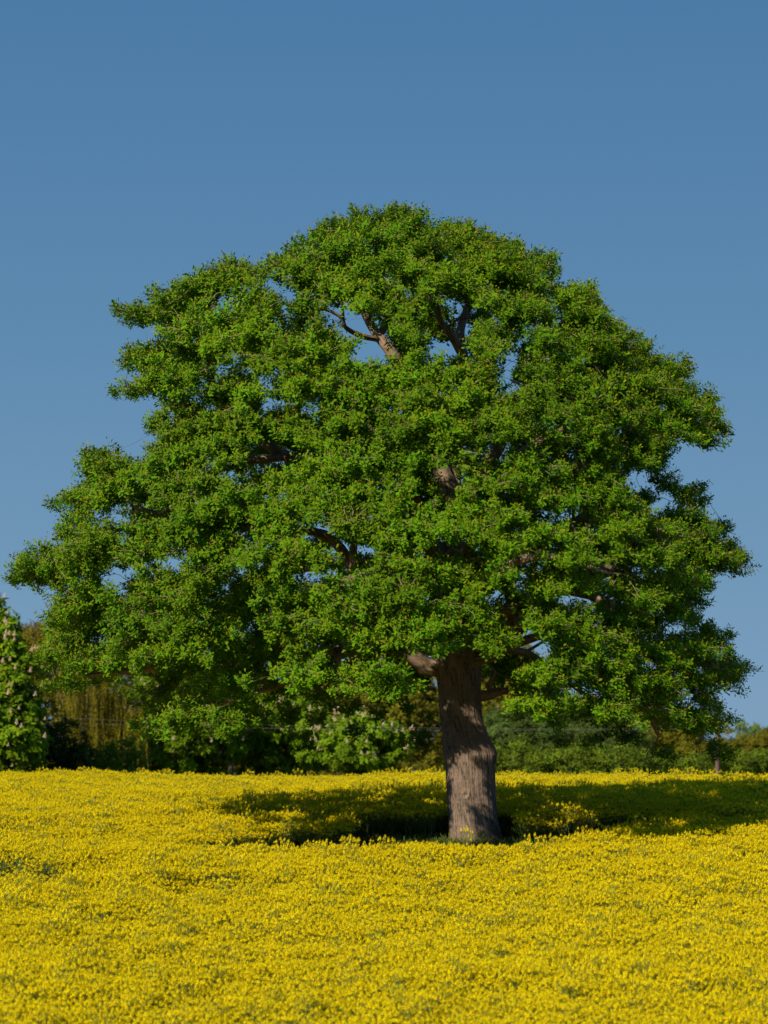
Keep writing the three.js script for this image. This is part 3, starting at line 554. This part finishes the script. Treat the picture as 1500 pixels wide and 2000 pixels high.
puffTree('horse_chestnut', 'flowering horse chestnut with pinkish candles cut by the left picture edge', 'tree', 105, [[5, 1425, 76, 95, 1.2], [-90, 1400, 110, 130, 1], [12, 1320, 58, 80, 1.2], [-70, 1270, 90, 95, 1], [0, 1248, 34, 44, 1], [-16, 1200, 16, 36, 1]], { seed: 1, leaf: 'chestnut', puff: .55, per: 26, candles: .85, droop: .3, scale: 1.15 });
puffTree('horse_chestnut', 'horse chestnut with white candles beside the weeping tree, under the left boughs of the oak', 'tree', 122, [[345, 1440, 120, 75, 1], [310, 1385, 80, 60, 1], [410, 1400, 80, 70, 1]], { seed: 2, leaf: 'chestnut', puff: .55, per: 24, candles: .8, droop: .3, scale: 1.1 });
puffTree('horse_chestnut', 'dark horse chestnut with few candles, middle one of the three behind the oak', 'tree', 126, [[560, 1440, 105, 75, 1], [540, 1395, 70, 50, 1]], { seed: 3, leaf: 'chestnut', puff: .55, per: 24, candles: .4, droop: .3, scale: 1.1 });
puffTree('horse_chestnut', 'low horse chestnut crowded with pale candles just left of the oak trunk', 'tree', 120, [[715, 1455, 80, 55, 1], [690, 1430, 50, 40, 1]], { seed: 4, leaf: 'chestnut', puff: .5, per: 24, candles: 1, droop: .3, scale: 1.1 });
puffTree('dark_shrub', 'very dark evergreen shrub in the gap right of the pink-candled chestnut', 'shrub', 110, [[115, 1465, 50, 52, 1], [75, 1440, 40, 50, 1], [150, 1490, 40, 26, 1]], { seed: 5, leaf: 'dark', puff: .6, per: 24, flat: .9 });
puffTree('olive_tree', 'olive brown tree far behind the low chestnut left of the oak trunk', 'tree', 170, [[735, 1395, 110, 70, 1], [825, 1430, 60, 66, 1], [790, 1360, 70, 50, 1], [680, 1375, 60, 42, 1]], { seed: 6, leaf: 'olive', puff: .9, per: 40, scale: 1.5 });
puffTree('olive_tree', 'tall olive brown tree right behind the oak trunk with sky beside its top', 'tree', 172, [[985, 1380, 80, 85, 1], [965, 1320, 55, 55, 1], [1018, 1300, 18, 40, 1]], { seed: 7, leaf: 'olive', puff: .9, per: 40, scale: 1.5 });
puffTree('blue_green_conifer', 'blue green conifer with drooping sprays right of the oak trunk', 'conifer', 140, [[1005, 1445, 65, 60, 1], [985, 1412, 35, 34, 1], [1050, 1425, 40, 40, 1]], { seed: 8, leaf: 'blue', puff: .7, per: 34, flat: .4, droop: .4, scale: 1.3 });
puffTree('blue_green_conifer', 'blue green conifer with swept sprays below the middle of the right boughs', 'conifer', 142, [[1110, 1445, 70, 56, 1], [1150, 1415, 40, 36, 1], [1210, 1450, 60, 52, 1]], { seed: 9, leaf: 'blue', puff: .7, per: 34, flat: .4, droop: .4, scale: 1.3 });
puffTree('green_shrub', 'rounded mid green shrub at the field edge next to the oak trunk', 'shrub', 113, [[1000, 1485, 62, 32, 1], [940, 1490, 45, 26, 1]], { seed: 10, leaf: 'green', puff: .45, per: 24, flat: .5, droop: .3 });
puffTree('green_shrub', 'low spreading green shrub at the field edge under the dangling right sprigs', 'shrub', 114, [[1115, 1490, 72, 30, 1], [1200, 1492, 50, 28, 1]], { seed: 11, leaf: 'green', puff: .45, per: 24, flat: .5, droop: .3 });
puffTree('bronze_conifer', 'bronze green conifer left of the utility pole', 'conifer', 150, [[1320, 1470, 70, 50, 1], [1310, 1440, 50, 40, 1], [1330, 1415, 25, 30, 1]], { seed: 12, leaf: 'bronze', puff: .7, per: 34, flat: .4, droop: .35, scale: 1.3 });
puffTree('bronze_conifer', 'bronze conifer right of the utility pole at the right picture edge', 'conifer', 152, [[1450, 1475, 65, 42, 1], [1520, 1470, 60, 45, 1]], { seed: 13, leaf: 'bronze', puff: .7, per: 34, flat: .4, droop: .35, scale: 1.3 });
puffTree('green_shrub', 'shrub in fresh green right of the utility pole at the field edge', 'shrub', 116, [[1470, 1492, 55, 22, 1], [1370, 1496, 50, 18, 1], [1280, 1494, 50, 22, 1]], { seed: 14, leaf: 'green', puff: .4, per: 22, flat: .5 });
[['leftmost of the slim light green saplings above the right hedge', 1449, 1408], ['middle one of the slim light green saplings above the right hedge', 1474, 1412], ['rightmost of the slim light green saplings above the right hedge', 1496, 1418]].forEach(([l, x, y], i) =>
  puffTree('young_sapling', l, 'sapling', 160, [[x, y + 45, 11, 46, 1]], { seed: 20 + i, leaf: 'light', puff: .3, per: 9, scale: 1.2, group: 'saplings above the right hedge' }));
puffTree('olive_tree', 'pale olive tree far off between the dark middle chestnut and the oak boughs', 'tree', 185, [[450, 1390, 130, 95, 1], [260, 1380, 130, 105, 1], [620, 1405, 90, 75, 1]], { seed: 15, leaf: 'olive', puff: 1, per: 40, scale: 1.6 });
puffTree('olive_tree', 'olive brown tree far behind the right boughs of the oak, above the blue green conifers', 'tree', 175, [[1120, 1420, 80, 50, 1], [1230, 1425, 90, 48, 1], [1190, 1400, 40, 30, 1]], { seed: 17, leaf: 'olive', puff: .9, per: 40, scale: 1.5 });
puffTree('green_shrub', 'straggly olive green shrub at the foot of the weeping tree', 'shrub', 113, [[185, 1490, 45, 26, 1], [245, 1480, 34, 36, 1]], { seed: 18, leaf: 'green', puff: .45, per: 15, flat: .8 });
puffTree('olive_tree', 'olive brown tree peeping between the pink-candled chestnut and the weeping tree', 'tree', 150, [[105, 1400, 70, 95, 1], [60, 1300, 50, 60, 1]], { seed: 16, leaf: 'olive', puff: .8, per: 40, scale: 1.4 });
// the weeping tree: hanging strands
{
  const d = 118, z = 60 - d, bp = at(170, 1500, z), base = V(bp.x, ground(bp.x, z), z), s = d * K, rnd = rngOf(61);
  const t = thing('weeping_tree', 'weeping tree with yellow brown hanging strands between the two left chestnuts', 'tree', base);
  const G = new Geo(); tube(G, [V(0, -.2, 0), V(.1, 2, 0), V(-.4, 4.5, 0), V(-1.2, 7, 0)], [.25, .2, .15, .05], 10, .15);
  const strand = (seed) => { const r = rngOf(seed), g = new Geo(); tube(g, [V(0, 0, 0), V(.03, -.6, .02), V(0, -1.3, 0)], [.006, .004, .002], 3, 0, [.14, .10, .04]); for (let i = 0; i < 34; i++) { const y = -1.3 * (i / 34), az = r() * 6.28, dd = V(Math.cos(az) * .6, -1, Math.sin(az) * .6).normalize(), sd = V(-Math.sin(az), 0, Math.cos(az)), b = V((r() - .5) * .03, y, (r() - .5) * .03), l = .09 + .04 * r(), k = r(), col = [lerp(.34, .44, k), lerp(.33, .39, k), .02], q = [b, b.clone().addScaledVector(dd, l * .5).addScaledVector(sd, .014), b.clone().addScaledVector(dd, l), b.clone().addScaledVector(dd, l * .5).addScaledVector(sd, -.014)].map((p) => g.vert(p, V(Math.cos(az), .3, Math.sin(az)), col)); g.tri(q[0], q[1], q[2]); g.tri(q[0], q[2], q[3]); } return g.build(true); };
  const gs = [strand(1), strand(2), strand(3)], C = gs.map(() => new Copies()); let n = 0;
  const crowns = [[195, 1395, 62, 70], [215, 1450, 50, 50], [110, 1290, 75, 95], [75, 1260, 45, 55], [175, 1330, 60, 60], [245, 1425, 45, 65], [165, 1470, 50, 40]];
  for (const [px, py, hw, hh] of crowns) {
    const c = at(px, py, z).sub(base), A = hw * s, B = hh * s;
    for (let k = 0; k < 26; k++) {
      const a = rnd() * 6.28, r = Math.sqrt(rnd()), top = V(c.x + Math.cos(a) * r * A, c.y + B * Math.sqrt(1 - r * r * .9) * (.7 + .4 * rnd()), c.z + Math.sin(a) * r * A);
      tube(G, [V(c.x * .5, c.y * .6, c.z * .5), V(lerp(c.x, top.x, .5), top.y - .1, lerp(c.z, top.z, .5)), top], [.03, .02, .008], 4);
      for (let j = 0; j < 22; j++) {
        const p = top.clone().add(V((rnd() - .5) * .7, -rnd() * B * 1.3, (rnd() - .5) * .7)); if (p.y < .8) continue;
        const ax = V((rnd() - .5) * .25, 1, (rnd() - .5) * .25).normalize(), tt = (.65 + .3 * rnd()) * (1 + .5 * noise3(p.x * 1.2, p.y * .7, p.z)); C[n++ % 3].add(p, ax, rnd() * 6.28, 1, .6 + .6 * rnd(), [tt, tt, tt]);
      }
    }
  }
  part('trunk', G.build(true), farBark, t);
  const cr = new THREE.Group(); cr.name = 'crown'; t.add(cr);
  C.forEach((c, i) => c.build('hanging_strands', gs[i], farLeafMat, cr));
}
// far wood behind everything
{
  const rnd = rngOf(71), C = new Copies(), v = V(), ax = V();
  const wood = thing('distant_wood', 'low olive green wood far behind the trees at the field edge', 'wood', V(0, 0, 0)); wood.userData.kind = 'stuff';
  for (let k = 0; k < 900; k++) {
    const z = -150 - 60 * rnd(), x = (rnd() - .5) * 170, top = 2.2 + 2.4 * (noise3(x * .08, 0, z * .05) * .5 + .5);
    for (let j = 0; j < 26; j++) { v.set(x + (rnd() - .5) * 2.6, ground(x, z) + top * Math.pow(rnd(), .6), z + (rnd() - .5) * 2); ax.set(rnd() - .5, .7, rnd() - .2).normalize(); const t = .7 + .5 * rnd(); C.add(v, ax, rnd() * 6.28, 2.4, undefined, [t, t, t]); }
  }
  C.build('foliage', CL.olive[0], farLeafMat, wood);
}
// ------------------------------------------------------------------ pole and wires
{
  const d = 112, z = 60 - d, p = at(1401, 1500, z), b = V(p.x, ground(p.x, z), z), top = at(1401, 1424, z).y - b.y;
  const wood = new THREE.MeshStandardMaterial({ map: rep(barkMap, 1 / .6, 1 / 2.4), roughness: .9, color: new THREE.Color().setRGB(.75, .62, .6) });
  const pole = thing('utility_pole', 'thin brown wooden utility pole at the field edge under the right boughs', 'pole', b);
  const G = new Geo(); tube(G, [V(0, -.3, 0), V(0, top * .5, 0), V(0, top, 0), V(0, top + .05, 0)], [.11, .1, .09, .02], 14);
  part('post', G.build(true), wood, pole);
  const arm = new THREE.BoxGeometry(.9, .09, .09); arm.translate(0, top - .12, .12); part('crossarm', arm, wood, pole);
  const ins = new THREE.LatheGeometry([[.001, .12], [.03, .1], [.035, .06], [.025, .04], [.03, .01], [.012, 0]].map(([x, y]) => new THREE.Vector2(x, y)), 12), pm = new THREE.MeshStandardMaterial({ color: new THREE.Color().setRGB(.35, .3, .26), roughness: .3 });
  const wm = new THREE.MeshStandardMaterial({ color: new THREE.Color().setRGB(.2, .19, .16), roughness: .7 });
  for (const [k, lab] of [[-1, 'upper thin overhead wire crossing behind the oak trunk'], [1, 'lower thin overhead wire crossing behind the oak trunk']]) {
    const m = part('insulator', ins, pm, pole); m.position.set(k * .38, top - .075, .12);
    const s = V(b.x + k * .38, b.y + top + (k < 0 ? .03 : .03), z + .12), e = at(-260, 1383 + (k > 0 ? 13 : 0), z - 6), P = [];
    for (let i = 0; i <= 40; i++) { const t = i / 40, q = s.clone().lerp(e, t); q.y -= 4 * t * (1 - t) * .35; P.push(q); }
    const W = new Geo(); tube(W, P, P.map(() => .0045), 6);
    const o = part(numbered('overhead_wire'), W.build(true), wm, scene); tag(o, lab, 'wire');
  }
}
renderer.render(scene, camera);
